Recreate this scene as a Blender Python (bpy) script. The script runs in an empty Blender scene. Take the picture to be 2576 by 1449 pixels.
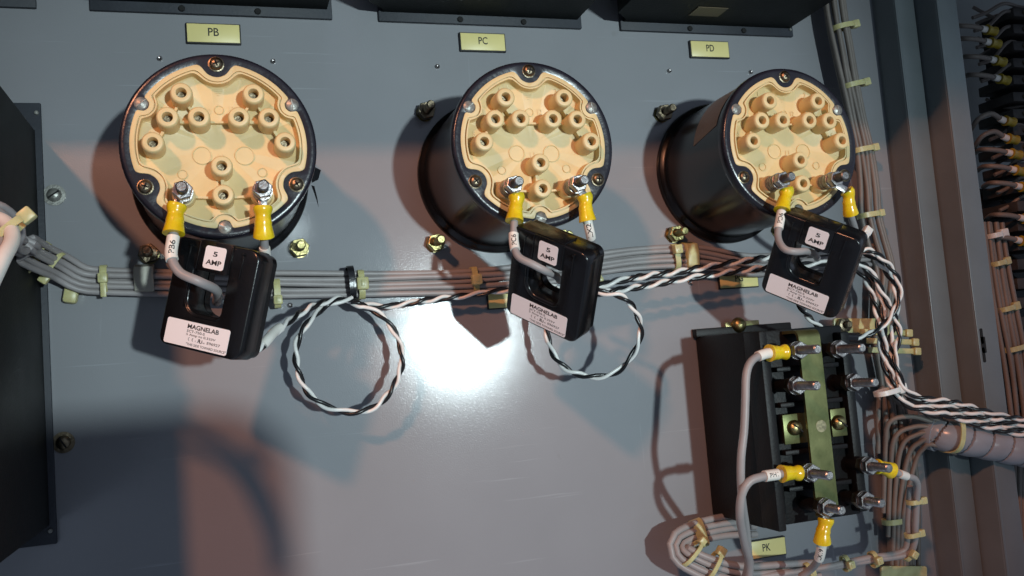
import bpy, bmesh, math, random
from mathutils import Matrix, Vector
random.seed(7)
S = bpy.context.scene
COL = S.collection
PI = math.pi

# ------------------------------------------------------------------ camera (panel frame: x right, y up, h out of the panel)
FPX = 2267.24
CAM = Vector((-0.00127, -0.13752, 0.62745))
RC = Matrix(((0.95188, -0.08024, 0.29577), (0.05168, 0.99332, 0.10317), (-0.30207, -0.08292, 0.94967)))
MP = Matrix(((1, 0, 0), (0, 0, -1), (0, 1, 0)))                    # panel frame -> world (the panel is a vertical sheet)
W4 = Matrix.Translation((0, 0, 1.4)) @ MP.to_4x4()
cd = bpy.data.cameras.new('camera')
cam = bpy.data.objects.new('camera', cd); COL.objects.link(cam)
cd.sensor_width = 36; cd.lens = 36 * FPX / 2576; cd.clip_start = 0.02; cd.clip_end = 50
rt = RC.transposed()
cx_, cy_, cz_ = rt.col[0].normalized(), rt.col[1], rt.col[2]
cy_ = (cy_ - cx_ * cy_.dot(cx_)).normalized(); cz_ = cx_.cross(cy_)
RCO = Matrix((cx_, cy_, cz_)).transposed()
cam.matrix_world = W4 @ Matrix.Translation(CAM) @ RCO.to_4x4()
S.camera = cam

# ------------------------------------------------------------------ world, lamps, exposure
wd = bpy.data.worlds.new('World'); S.world = wd; wd.use_nodes = True
nt = wd.node_tree; nt.nodes.clear()
wo = nt.nodes.new('ShaderNodeOutputWorld'); bg = nt.nodes.new('ShaderNodeBackground')
tc = nt.nodes.new('ShaderNodeTexCoord'); ns = nt.nodes.new('ShaderNodeTexNoise'); cr = nt.nodes.new('ShaderNodeValToRGB')
ns.inputs['Scale'].default_value = 1.6; ns.inputs['Detail'].default_value = 2
cr.color_ramp.elements[0].position = .42; cr.color_ramp.elements[0].color = (.045, .056, .075, 1)
cr.color_ramp.elements[1].position = .68; cr.color_ramp.elements[1].color = (.20, .24, .31, 1)
nt.links.new(tc.outputs['Generated'], ns.inputs['Vector']); nt.links.new(ns.outputs['Fac'], cr.inputs['Fac'])
nt.links.new(cr.outputs['Color'], bg.inputs['Color']); nt.links.new(bg.outputs['Background'], wo.inputs['Surface'])
bg.inputs['Strength'].default_value = 1.6


def lamp(name, pos, power, col, rad, aim=None, cone=20):
    l = bpy.data.lights.new(name, 'SPOT' if aim else 'POINT'); l.energy = power; l.color = col; l.shadow_soft_size = rad
    o = bpy.data.objects.new(name, l); COL.objects.link(o); o.location = W4 @ Vector(pos)
    if aim:
        l.spot_size = math.radians(cone); l.spot_blend = 1.0
        o.rotation_euler = (W4 @ Vector(aim) - W4 @ Vector(pos)).to_track_quat('-Z', 'Y').to_euler()
    return o


lamp('cool_lamp', (.735, -.150, 2.9), 255, (.80, .97, 1.0), .048, aim=(.17, -.03, 0), cone=20.5)
lamp('warm_lamp', (-.88, 1.00, 1.60), 92, (1.0, .40, .21), .06)
S.view_settings.view_transform = 'Standard'; S.view_settings.look = 'None'
S.view_settings.exposure = 0; S.view_settings.gamma = 1
S.view_settings.use_curve_mapping = False


# ------------------------------------------------------------------ helpers
def at(u, v, h=0.0):
    """the point of the panel frame at height h over the panel that the photograph (2576 wide) shows at u, v"""
    d = RC.transposed() @ Vector(((u - 1288) / FPX, (724.5 - v) / FPX, -1.0))
    return CAM + d * ((h - CAM.z) / d.z)


def A(pts):
    return [at(*p) for p in pts]


def mat(name, col, rough=.5, metal=0.0, bump=0.0, bscale=400, var=0.0, vscale=30, coat=0.0, trans=0.0, spec=.5, stretch=None, col2=None, sss=0.0):
    m = bpy.data.materials.new(name); m.use_nodes = True
    n = m.node_tree.nodes; L = m.node_tree.links; b = n['Principled BSDF']
    b.inputs['Base Color'].default_value = (*col, 1); b.inputs['Roughness'].default_value = rough
    b.inputs['Metallic'].default_value = metal; b.inputs['Coat Weight'].default_value = coat
    b.inputs['Transmission Weight'].default_value = trans; b.inputs['Specular IOR Level'].default_value = spec
    b.inputs['Coat Roughness'].default_value = .12
    if sss:
        b.inputs['Subsurface Weight'].default_value = sss; b.inputs['Subsurface Radius'].default_value = (.004, .003, .0015); b.inputs['Subsurface Scale'].default_value = 1
    t = n.new('ShaderNodeTexCoord'); mp = n.new('ShaderNodeMapping'); L.new(t.outputs['Object'], mp.inputs['Vector'])
    if stretch: mp.inputs['Scale'].default_value = stretch
    if var or col2:
        a = n.new('ShaderNodeTexNoise'); a.inputs['Scale'].default_value = vscale; a.inputs['Detail'].default_value = 6
        L.new(mp.outputs['Vector'], a.inputs['Vector'])
        r = n.new('ShaderNodeValToRGB'); e = r.color_ramp.elements
        c2 = col2 or [c * (1 - var) for c in col]
        e[0].position = .35; e[1].position = .65; e[0].color = (*c2, 1); e[1].color = (*col, 1)
        L.new(a.outputs['Fac'], r.inputs['Fac']); L.new(r.outputs['Color'], b.inputs['Base Color'])
        q = n.new('ShaderNodeMath'); q.operation = 'MULTIPLY_ADD'; q.inputs[1].default_value = .25 * rough; q.inputs[2].default_value = rough * .87
        L.new(a.outputs['Fac'], q.inputs[0]); L.new(q.outputs[0], b.inputs['Roughness'])
    if bump:
        a = n.new('ShaderNodeTexNoise'); a.inputs['Scale'].default_value = bscale; a.inputs['Detail'].default_value = 3
        bp = n.new('ShaderNodeBump'); bp.inputs['Strength'].default_value = bump; bp.inputs['Distance'].default_value = .0006
        L.new(mp.outputs['Vector'], a.inputs['Vector']); L.new(a.outputs['Fac'], bp.inputs['Height']); L.new(bp.outputs['Normal'], b.inputs['Normal'])
    return m


M = dict(
    panel=mat('grey_enamel', (.272, .278, .294), .155, bump=.12, bscale=1100, var=.07, vscale=9, spec=.55),
    post=mat('grey_enamel_frame', (.150, .175, .185), .33, bump=.15, bscale=300, var=.12, vscale=25),
    black_box=mat('black_crackle', (.007, .009, .0085), .6, spec=.25, bump=.4, bscale=700, var=.3, vscale=40),
    black_flange=mat('dark_slate_paint', (.035, .040, .050), .55, spec=.3, bump=.3, bscale=500, var=.25, vscale=50),
    hole=mat('dark_hole', (.003, .003, .003), .8),
    barrel=mat('black_lacquer', (.009, .009, .010), .24, bump=.10, bscale=120, var=.3, vscale=30, spec=.4, coat=.1),
    rim=mat('navy_black_rubber', (.014, .014, .022), .27, bump=.25, bscale=260, var=.3, vscale=60),
    cream=mat('cream_moulding', (.725, .565, .285), .45, bump=.12, bscale=300, var=.10, vscale=55, sss=.12),
    cream_dark=mat('cream_socket', (.34, .20, .08), .5),
    steel=mat('zinc_steel', (.50, .47, .46), .33, metal=1, bump=.3, bscale=900, var=.35, vscale=300),
    tip=mat('stud_steel', (.24, .23, .23), .42, metal=.9, bump=.4, bscale=1200, var=.4, vscale=400),
    dullsteel=mat('dull_steel', (.34, .34, .31), .4, metal=.55, bump=.3, bscale=900, var=.4, vscale=300),
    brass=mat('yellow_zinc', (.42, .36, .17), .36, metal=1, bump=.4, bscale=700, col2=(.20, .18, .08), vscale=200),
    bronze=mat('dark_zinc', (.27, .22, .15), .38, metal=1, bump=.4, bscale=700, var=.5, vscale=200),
    olive=mat('olive_chromate', (.19, .20, .085), .40, metal=.75, bump=.08, bscale=500, col2=(.10, .115, .045), vscale=60),
    yellow=mat('yellow_vinyl', (.80, .60, .012), .27, bump=.15, bscale=300, col2=(.66, .44, .005), vscale=140, coat=.3, sss=.2),
    sleeve=mat('white_marker', (.80, .77, .70), .38, bump=.1, bscale=300, var=.06, vscale=90),
    ink=mat('black_ink', (.012, .012, .014), .6),
    wire=mat('grey_insulation', (.33, .305, .30), .45, bump=.2, bscale=350, var=.16, vscale=45),
    wirebrown=mat('brown_grey_insulation', (.19, .165, .145), .5, bump=.2, bscale=350, var=.2, vscale=45),  # browner and darker than the other grey insulation
    white=mat('white_insulation', (.82, .80, .76), .32, bump=.1, bscale=300, var=.05, vscale=60),
    blackwire=mat('black_insulation', (.010, .010, .011), .27, bump=.1, bscale=300),
    nylon=mat('aged_nylon', (.58, .55, .27), .36, bump=.15, bscale=300, col2=(.46, .42, .20), vscale=120, sss=.25),
    nylonwhite=mat('white_nylon', (.74, .74, .70), .35, bump=.1, sss=.2),
    ct=mat('black_nylon_shell', (.0065, .0065, .0075), .24, bump=.12, bscale=500, var=.2, vscale=50),
    sticker=mat('white_sticker', (.88, .86, .87), .38, var=.02, vscale=30),
    yplate=mat('yellow_plate', (.80, .69, .29), .4, var=.06, vscale=60),
    relay=mat('black_phenolic', (.006, .006, .0065), .5, spec=.3, bump=.3, bscale=500, var=.35, vscale=40),
    conduit=mat('grey_spiral_plastic', (.29, .30, .33), .26, bump=.2, bscale=200, var=.15, vscale=40),
    clamp=mat('grey_clamp', (.50, .48, .40), .5, bump=.2, var=.1),
    tape=mat('brown_tape', (.115, .085, .045), .42, bump=.3, var=.2, vscale=70),
    yellowshade=mat('shaded_yellow_vinyl', (.42, .31, .02), .45, bump=.15, var=.3, vscale=120),  # yellow vinyl with the shade of the bay put into its colour
    worn=mat('worn_chromate', (.34, .33, .20), .55, metal=.4, var=.5, vscale=400),
    module=mat('brown_bakelite', (.045, .040, .036), .5, bump=.3, var=.5, vscale=90),
    wall=mat('pale_bay_wall', (.30, .32, .31), .5, bump=.2, var=.1, vscale=20),
    foil=mat('black_tape', (.012, .012, .014), .25, bump=.3),
)


def scuffs(m):
    n = m.node_tree.nodes; L = m.node_tree.links; b = n['Principled BSDF']; src = b.inputs['Base Color'].links[0].from_socket
    t = n.new('ShaderNodeTexCoord'); prev = src
    for scale, sc, lo, hi, colr in (((1.2, 40, 40), 6, .66, .74, (.46, .49, .52)), ((1, 1, 1), 55, .70, .78, (.20, .195, .19)), ((30, 1.5, 1.5), 5, .70, .76, (.38, .40, .42))):
        mp = n.new('ShaderNodeMapping'); mp.inputs['Scale'].default_value = scale; L.new(t.outputs['Object'], mp.inputs['Vector'])
        a = n.new('ShaderNodeTexNoise'); a.inputs['Scale'].default_value = sc; a.inputs['Detail'].default_value = 5; L.new(mp.outputs['Vector'], a.inputs['Vector'])
        r = n.new('ShaderNodeMapRange'); r.inputs[1].default_value = lo; r.inputs[2].default_value = hi; r.inputs[4].default_value = .35; L.new(a.outputs['Fac'], r.inputs[0])
        x = n.new('ShaderNodeMix'); x.data_type = 'RGBA'; L.new(r.outputs[0], x.inputs[0]); L.new(prev, x.inputs[6]); x.inputs[7].default_value = (*colr, 1); prev = x.outputs[2]
    L.new(prev, b.inputs['Base Color'])


scuffs(M['panel'])


def F(o=(0, 0, 0), x=None, y=None, z=None):
    """a frame in panel coordinates"""
    o = Vector(o)
    if x is None: return Matrix.Translation(o)
    x = Vector(x).normalized(); z = Vector(z); z = (z - x * z.dot(x)).normalized(); y = z.cross(x)
    return Matrix.Translation(o) @ Matrix((x, y, z)).transposed().to_4x4()


def along(d, hint=(0, 0, 1)):
    """rotation whose z axis is d"""
    z = Vector(d).normalized(); h = Vector(hint)
    if abs(z.dot(h.normalized())) > .95: h = Vector((0, 1, 0)) if abs(z.y) < .9 else Vector((1, 0, 0))
    x = h.cross(z).normalized(); y = z.cross(x)
    return Matrix((x, y, z)).transposed().to_4x4()


class MB:
    def __init__(s): s.bm = bmesh.new()

    def faces(s, vs, fs, T=None, smooth=False):
        vv = [s.bm.verts.new((T @ Vector(v)) if T is not None else v) for v in vs]
        for f in fs:
            try:
                q = s.bm.faces.new([vv[i] for i in f]); q.smooth = smooth
            except ValueError: pass
        return s

    def box(s, c, size, T=None, bev=0.0, seg=2):
        b = bmesh.new(); bmesh.ops.create_cube(b, size=1)
        for v in b.verts: v.co = Vector((v.co.x * size[0], v.co.y * size[1], v.co.z * size[2]))
        if bev: bmesh.ops.bevel(b, geom=b.edges[:], offset=bev, segments=seg, affect='EDGES', profile=.5)
        X = (T if T is not None else Matrix()) @ Matrix.Translation(c)
        s.join(b, X, bool(bev)); return s

    def join(s, b, X=None, smooth=False):
        mp = {}
        for v in b.verts: mp[v] = s.bm.verts.new(X @ v.co if X is not None else v.co)
        for f in b.faces:
            q = s.bm.faces.new([mp[v] for v in f.verts]); q.smooth = smooth and f.calc_area() < 1 and f.smooth or smooth
        b.free()

    def lathe(s, prof, T=None, n=32, smooth=True, cap=True):
        """prof: (r, z) pairs, turned about local z"""
        vs, fs = [], []
        for r, z in prof:
            for k in range(n): vs.append((r * math.cos(2 * PI * k / n), r * math.sin(2 * PI * k / n), z))
        for i in range(len(prof) - 1):
            for k in range(n): fs.append((i * n + k, i * n + (k + 1) % n, (i + 1) * n + (k + 1) % n, (i + 1) * n + k))
        if cap:
            if prof[0][0] > 1e-6: fs.append(tuple(range(n))[::-1])
            if prof[-1][0] > 1e-6: fs.append(tuple((len(prof) - 1) * n + k for k in range(n)))
        s.faces(vs, fs, T, smooth)
        return s

    def prism(s, outline, z0, z1, T=None, bev=0.0, smooth=False):
        n = len(outline); rings = []
        if bev:
            cx = sum(p[0] for p in outline) / n; cy = sum(p[1] for p in outline) / n
            R = max(math.hypot(p[0] - cx, p[1] - cy) for p in outline)
            def sc(k): return [(cx + (p[0] - cx) * k, cy + (p[1] - cy) * k) for p in outline]
            k = 1 - bev / R; k2 = 1 - .3 * bev / R
            rings = [(sc(k), z0), (sc(k2), z0 + .3 * bev), (outline, z0 + bev), (outline, z1 - bev), (sc(k2), z1 - .3 * bev), (sc(k), z1)]
        else: rings = [(outline, z0), (outline, z1)]
        vs = [(x, y, z) for ol, z in rings for x, y in ol]; fs = []
        for i in range(len(rings) - 1):
            for k in range(n): fs.append((i * n + k, i * n + (k + 1) % n, (i + 1) * n + (k + 1) % n, (i + 1) * n + k))
        fs.append(tuple(range(n))[::-1]); fs.append(tuple((len(rings) - 1) * n + k for k in range(n)))
        s.faces(vs, fs, T, smooth); return s

    def tube(s, P, r, n=12, T=None, ends=True):
        m = len(P); vs, fs = [], []
        up = None
        for i, p in enumerate(P):
            t = (P[min(i + 1, m - 1)] - P[max(i - 1, 0)]).normalized()
            if up is None:
                up = Vector((0, 0, 1)) if abs(t.z) < .9 else Vector((0, 1, 0))
            a = (up - t * up.dot(t)).normalized(); b = t.cross(a); up = a
            rr = r[i] if isinstance(r, (list, tuple)) else r
            for k in range(n):
                q = 2 * PI * k / n; vs.append(p + (a * math.cos(q) + b * math.sin(q)) * rr)
        for i in range(m - 1):
            for k in range(n): fs.append((i * n + k, i * n + (k + 1) % n, (i + 1) * n + (k + 1) % n, (i + 1) * n + k))
        if ends: fs.append(tuple(range(n))[::-1]); fs.append(tuple((m - 1) * n + k for k in range(n)))
        s.faces(vs, fs, T, True); return s


FR = {}


def finish(o, label=None, cat=None, group=None, kind=None):
    if label: o['label'] = label
    if cat: o['category'] = cat
    if group: o['group'] = group
    if kind: o['kind'] = kind
    return o


def thing(name, label, cat, frame=None, group=None):
    o = bpy.data.objects.new(name, None); COL.objects.link(o); o.empty_display_size = .01
    frame = frame if frame is not None else Matrix()
    o.matrix_world = W4 @ frame; FR[o.name] = frame
    return finish(o, label, cat, group)


def obj(name, mb, m, parent=None, local=False, frame=None, label=None, cat=None, group=None, kind=None, sharp=40):
    """link mb as one mesh; vertices in panel coordinates unless local"""
    f = FR[parent.name] if parent is not None else (frame if frame is not None else Matrix())
    if not local: mb.bm.transform(f.inverted())
    bmesh.ops.recalc_face_normals(mb.bm, faces=mb.bm.faces[:])
    me = bpy.data.meshes.new(name); mb.bm.to_mesh(me); mb.bm.free()
    me.materials.append(M[m])
    try: me.set_sharp_from_angle(angle=math.radians(sharp))
    except Exception: pass
    o = bpy.data.objects.new(name, me); COL.objects.link(o)
    if parent is not None: o.parent = parent
    else: o.matrix_world = W4 @ f
    FR[o.name] = f
    return finish(o, label, cat, group, kind)


_tc = {}


def glyphs(s, bold=False, spacing=1.0):
    key = (s, bold, spacing)
    if key not in _tc:
        c = bpy.data.curves.new('t', 'FONT'); c.body = s; c.size = 1; c.resolution_u = 3; c.space_character = spacing
        c.offset = .026 if bold else .010
        o = bpy.data.objects.new('t', c); COL.objects.link(o)
        dg = bpy.context.evaluated_depsgraph_get(); me = bpy.data.meshes.new_from_object(o.evaluated_get(dg))
        vs = [tuple(v.co) for v in me.vertices]; fs = [tuple(p.vertices) for p in me.polygons]
        bpy.data.objects.remove(o); bpy.data.curves.remove(c); bpy.data.meshes.remove(me)
        x0 = min(v[0] for v in vs); x1 = max(v[0] for v in vs); y0 = min(v[1] for v in vs); y1 = max(v[1] for v in vs)
        _tc[key] = ([((v[0] - x0) / (x1 - x0), (v[1] - y0) / (y1 - y0)) for v in vs], fs)
    return _tc[key]


def text(mb, s, x0, x1, y0, y1, z, T=None, bold=False, fn=None, flip=False):
    """lettering filling the box x0..x1, y0..y1"""
    vs, fs = glyphs(s, bold)
    P = []
    for u, v in vs:
        if flip: u = 1 - u
        x = x0 + (x1 - x0) * u; y = y0 + (y1 - y0) * v
        P.append(fn(x, y) if fn else (x, y, z))
    mb.faces(P, fs, T)


def spline(P, step=.0015):
    P = [Vector(p) for p in P]; Q = [P[0] * 2 - P[1]] + P + [P[-1] * 2 - P[-2]]; out = []
    for i in range(1, len(Q) - 2):
        a, b, c, d = Q[i - 1], Q[i], Q[i + 1], Q[i + 2]
        n = max(2, int((c - b).length / step))
        for k in range(n):
            t = k / n
            out.append(.5 * ((2 * b) + (c - a) * t + (2 * a - 5 * b + 4 * c - d) * t * t + (3 * b - a - 3 * c + d) * t ** 3))
    out.append(P[-1]); return out


def cut(P, s0, s1):
    """the stretch of a sampled path between two lengths"""
    out = []; s = 0
    for i in range(len(P) - 1):
        l = (P[i + 1] - P[i]).length
        if s + l >= s0 and s <= s1:
            a = max(0, (s0 - s) / l); b = min(1, (s1 - s) / l)
            if not out: out.append(P[i].lerp(P[i + 1], a))
            out.append(P[i].lerp(P[i + 1], b))
        s += l
    return out


def plen(P): return sum((P[i + 1] - P[i]).length for i in range(len(P) - 1))


def hexa(r, rot=0): return [(r * math.cos(PI / 3 * k + rot), r * math.sin(PI / 3 * k + rot)) for k in range(6)]


def rrect(x0, x1, y0, y1, r, n=6):
    o = []
    rs = r if isinstance(r, (list, tuple)) else (r,) * 4          # corners: TR, TL, BL, BR
    for (cx, cy, a), q in zip(((x1, y1, 0), (x0, y1, 90), (x0, y0, 180), (x1, y0, 270)), rs):
        sx = -1 if cx == x1 else 1; sy = -1 if cy == y1 else 1
        for k in range(n + 1):
            t = math.radians(a + 90 * k / n)
            o.append((cx + sx * q + q * math.cos(t), cy + sy * q + q * math.sin(t)))
    return o


def nut_mb(mb, r, z0, z1, T=None, rot=0.0):
    o = hexa(r, rot); mb.prism(o, z0, z1, T, bev=min(.0006, (z1 - z0) * .25)); return mb


def stud_prof(r, z0, z1, pitch=.0012, depth=.00022):
    p = [(r, z0)]; z = z0 + pitch / 2; k = 0
    while z < z1 - pitch:
        p.append((r - depth if k % 2 else r, z)); z += pitch / 2; k += 1
    return p + [(r, z1 - .0007), (r - .0007, z1)]


# ------------------------------------------------------------------ setting
mb = MB().box((.198, -.05, -.0015), (.695, .95, .003), bev=.0008)
obj('panel_wall', mb, 'panel', kind='structure', label='grey enamelled steel mounting panel with a glossy finish')
mb = MB().box((.68, .275, .200), (.96, .02, .40))  # unseen sheet added to keep the warm lamp off posts and bay
obj('shade_sheet', mb, 'post', kind='structure', label='added steel sheet shading the posts and wiring bay, above the picture')
mb = MB().box((1.0, -.05, -.090), (1.0, 1.4, .004))
obj('bay_wall', mb, 'wall', kind='structure', label='pale wall of the wiring bay beyond the frame posts')


def channel(x0, x1, h0, h1, label, slots=False):
    t = thing('frame_post', label, 'frame post', F((x0, -.05, 0)), 'stepped steel frame posts beside the panel')
    w = .0016
    pr = [(x0, h0), (x0, h1), (x1, h1), (x1, h0), (x1 - w, h0), (x1 - w, h1 - w), (x0 + w, h1 - w), (x0 + w, h0)]
    m = MB()
    b = bmesh.new()
    v0 = [b.verts.new((x, -.55, z)) for x, z in pr]; v1 = [b.verts.new((x, .42, z)) for x, z in pr]
    for i in range(8): b.faces.new((v0[i], v0[(i + 1) % 8], v1[(i + 1) % 8], v1[i]))
    b.faces.new(v0[::-1]); b.faces.new(v1)
    es = [e for e in b.edges if abs(e.verts[0].co.y - e.verts[1].co.y) > .5 and abs(e.verts[0].co.z - h1) < 1e-6]
    bmesh.ops.bevel(b, geom=es, offset=.0009, segments=3, affect='EDGES', profile=.5)
    m.join(b, None, False); obj('channel', m, 'post', t)
    m = MB(); m.box((x0 + .0014, -.05, h1 + .0004), (.0022, .96, .0012), bev=.0005); obj('edge_lip', m, 'post', t)
    if slots:
        for v, hgt, wd_ in ((846, .0125, .0028), (868, .013, .0045), (893, .012, .0028)):
            c = at(2465 + (v - 846) * .12, v, h1); m = MB(); m.prism(rrect(c.x + .0002, c.x + .0002 + wd_, c.y - hgt / 2, c.y + hgt / 2, .001, 3), h1 - .0005, h1 + .0004)
            obj('slot', m, 'hole', t)


channel(.5478, .5690, -.03, .0250, 'first grey frame post, next to the panel edge')
channel(.5705, .5925, -.03, .0465, 'taller grey frame post with dark slots, beside the wiring bay', True)


def black_device(x0, x1, y0, y1, depth, yb0, label, holes=True, inset=.0015, name='relay_case', chamfer=False, side='right', group='black relay cases on the panel'):
    t = thing(name, label, 'relay case', F(((x0 + x1) / 2, (y0 + y1) / 2, 0)), group)
    m = MB().box(((x0 + x1) / 2, (y0 + y1) / 2, .0015), (x1 - x0, y1 - y0, .003), bev=.0006); obj('flange', m, 'black_flange', t)
    bx0, bx1, by0, by1 = x0 + inset + .001, x1 - inset - .002, yb0, y1 - .012
    m = MB()
    if chamfer:
        pr = [(bx0, .003), (bx1, .003), (bx1, depth), (bx0 - .002, depth), (bx0 - .012, depth - .012), (bx0 - .012, .020), (bx0, .008)]
        vs = [(x, by0, z) for x, z in pr] + [(x, by1, z) for x, z in pr]; n = len(pr)
        m.faces(vs, [tuple(range(n)), tuple(range(2 * n - 1, n - 1, -1))] + [(i, (i + 1) % n, n + (i + 1) % n, n + i) for i in range(n)])
    else:
        m.box(((bx0 + bx1) / 2, (by0 + by1) / 2, .003 + (depth - .003) / 2), (bx1 - bx0, by1 - by0, depth - .003), bev=.0015)
    obj('case', m, 'black_box', t)
    return t


def flange_screw(t, x, y, z=.003, r=.0022, m='hole'):
    q = MB().lathe([(r, 0), (r, .0009), (r * .8, .0013), (0, .0013)], F((x, y, z)), 16); obj('fixing_hole', q, m, t)


for i, (lab, ch) in enumerate((('black case above the PB plate, lower edge only in view', True), ('black case above the PC plate, lower edge only in view', True), ('black case above the PD plate with a yellow underside tag', True))):
    x = .1905 * i
    t = black_device(x - .077, x + .0805, .115, .262, .165, .1218, lab, chamfer=ch)
    for dx in (-.020, .0295): flange_screw(t, x + dx + (.0035 if i else 0), .1182)
    if i == 2:
        c = at(1779, 3, .03); m = MB().box((c.x, .1214, c.z), (.026, .0006, .016)); obj('underside_tag', m, 'tape', t)
        flange_screw(t, x + .0775, .1205, .003, .0012, 'dullsteel')
black_device(-.30, -.1086, .115, .262, .165, .1218, 'black case at the top left corner, only its corner in view')
t = black_device(-.33, -.1082, -.2252, .0522, .150, -.214, 'tall black case at the left edge of the photo, cables running over it')
# its body starts lower than the flange
for o in list(bpy.data.objects):
    if o.parent == t and o.name.startswith('case'):
        for v in o.data.vertices:
            if v.co.y > 0: v.co.y = .0335 - FR[t.name].translation.y + (0 if v.co.y > .1 else 0)
flange_screw(t, -.1105, .0455, .003, .0014, 'dullsteel'); flange_screw(t, -.1115, -.217, .003, .0014, 'dullsteel')


def slotted(u, v, label, r=.0062, m='dullsteel', h=0.0, ang=35, group='round head screws in the panel', axis=None, name='panel_screw'):
    p = at(u, v, h); t = thing(name, label, 'screw', F(p), group)
    q = MB().lathe([(r, 0), (r, .0008), (r * .45, .0009)], None, 28); obj('washer', q, m, t, local=True)
    q = MB().lathe([(r * .66, .0008), (r * .64, .0018), (r * .5, .0030), (r * .3, .0036), (0, .0038)], None, 24); obj('head', q, m, t, local=True)
    q = MB().box((0, 0, .0035), (r * 1.15, r * .14, .0009), Matrix.Rotation(math.radians(ang), 4, 'Z')); obj('slot', q, 'hole', t, local=True)
    return t


slotted(137, 491, 'large slotted screw with washer beside the tall left case, upper one', .0068)
slotted(160, 1113, 'dim slotted screw with washer beside the tall left case, lower one', .0066, 'bronze', ang=-60)
for u, v, w in ((402, 148, 'upper left of the PB transducer'), (687, 155, 'upper right of the PB transducer'), (1100, 168, 'upper left of the PC transducer'),
                (1683, 179, 'upper left of the PD transducer'), (1888, 182, 'close to the top of the PD transducer rim'), (730, 768, 'below the cable run, right of the left current transformer'),
                (1735, 711, 'left of the PG plate, under the clamp')):
    q = MB().lathe([(.0017, 0), (.0017, .0012), (.0013, .0018), (.0006, .0014), (0, .0013)], None, 18)
    obj('rivet', q, 'steel', frame=F(at(u, v, 0)), local=True, label='tiny rivet in the panel, ' + w, cat='rivet', group='tiny rivets in the panel')


def nameplate(cx, cy, s, label, w=.0343, hh=.0130, tx=(-.0035, .0035), ty=(-.0020, .0036)):
    t = thing('nameplate', label, 'nameplate', F((cx, cy, 0)), 'yellow engraved nameplates')
    q = MB().box((0, 0, .0012), (w + .0014, hh + .0014, .0024), bev=.0005); obj('backing', q, 'ink', t, local=True)
    q = MB().box((0, 0, .0027), (w - .0002, hh - .0002, .0008), bev=.0003); obj('face', q, 'yplate', t, local=True)
    if s:
        q = MB(); text(q, s, *tx, *ty, .00320); obj('lettering', q, 'ink', t, local=True)


for i, s in enumerate(('PB', 'PC', 'PD')):
    nameplate(.1905 * i - (.0004, .0002, -.0002)[i], .1018, s, 'yellow plate reading %s above the %s round transducer' % (s, ('left', 'middle', 'right')[i]))
nameplate(.3862, -.0857, 'PG', 'yellow plate reading PG under the twisted leads')
nameplate(.3862, -.2955, 'PK', 'yellow plate reading PK below the black relay')
nameplate(.1960, -.0905, None, 'yellow plate in shade, mostly behind the middle current transformer')

# added unseen board, there only to cast a shadow: it stands between the cool lamp and the lower left of the panel
t = thing('shadeboard', 'brown clipboard added behind the lens to shade the lower left, outside the picture', 'shadeboard', F((.075, -.27, .68)))
q = MB().prism(rrect(-.125, .125, -.170, .120, .040, 8), 0, .003, bev=.0005); obj('board', q, 'tape', t, local=True)
q = MB().box((-.02, .096, -.004), (.10, .022, .008), bev=.002); obj('clip', q, 'steel', t, local=True)

# ------------------------------------------------------------------ round transducers
H = .0964
RB = .0484


def smax(a, b, k): h = max(0, min(1, .5 + .5 * (a - b) / k)); return b * (1 - h) + a * h + k * h * (1 - h)


def outline_r(th, inset=0.0):
    c, s = math.cos(th), math.sin(th); r = .030
    while r < .06:
        x, y = r * c, r * s
        d = r - RB
        for a in (90, 210, 330):
            q = math.radians(a); d = smax(d, .0079 - math.hypot(x - .0478 * math.cos(q), y - .0478 * math.sin(q)), .0045)
        for a in (150, 30, 270):
            q = math.radians(a); d = smax(d, .0040 - math.hypot(x - .0475 * math.cos(q), y - .0475 * math.sin(q)), .0012)
        if d > -inset: return r
        r += .0001
    return r


NA = 288
OUT = {i: [outline_r(2 * PI * k / NA, i) for k in range(NA)] for i in (0, .0026, .0034, .0042)}


def ring_faces(mb, rings):
    vs, fs = [], []
    for rs, z in rings:
        for k in range(NA):
            a = 2 * PI * k / NA; r = rs[k] if isinstance(rs, list) else rs
            vs.append((r * math.cos(a), r * math.sin(a), z))
    for i in range(len(rings) - 1):
        for k in range(NA): fs.append((i * NA + k, i * NA + (k + 1) % NA, (i + 1) * NA + (k + 1) % NA, (i + 1) * NA + k))
    mb.faces(vs, fs, None, True)


POSTS = {'1': (-.01947, .02774), '2': (.01947, .02774), '3': (-.02737, .01377), '4': (.02737, .01377), '10': (-.01077, .01405), '12': (.01077, .01405),
         '5': (-.03561, -.00053), '6': (.03561, -.00053), '7': (-.02119, -.02927), '8': (.02119, -.02927), '11': (0, -.0141), '9': (0, -.0306)}
FLOOR = H - .0062


def screw_cross(t, x, y, z, r=.0040, rot=.3, m='bronze'):
    T = Matrix.Translation((x, y, z))
    q = MB().lathe([(r * 1.12, 0), (r * 1.12, .0006), (r * .95, .0008), (r * .93, .0016), (r * .75, .0026), (r * .4, .0031), (0, .0032)], T, 28)
    s = obj('rim_screw', q, m, t, local=True)
    q = MB()
    for a in (0, PI / 2): q.box((0, 0, .0030), (r * .95, r * .22, .0008), T @ Matrix.Rotation(rot + a, 4, 'Z'))
    obj('cross_recess', q, 'hole', s, local=True)


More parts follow.
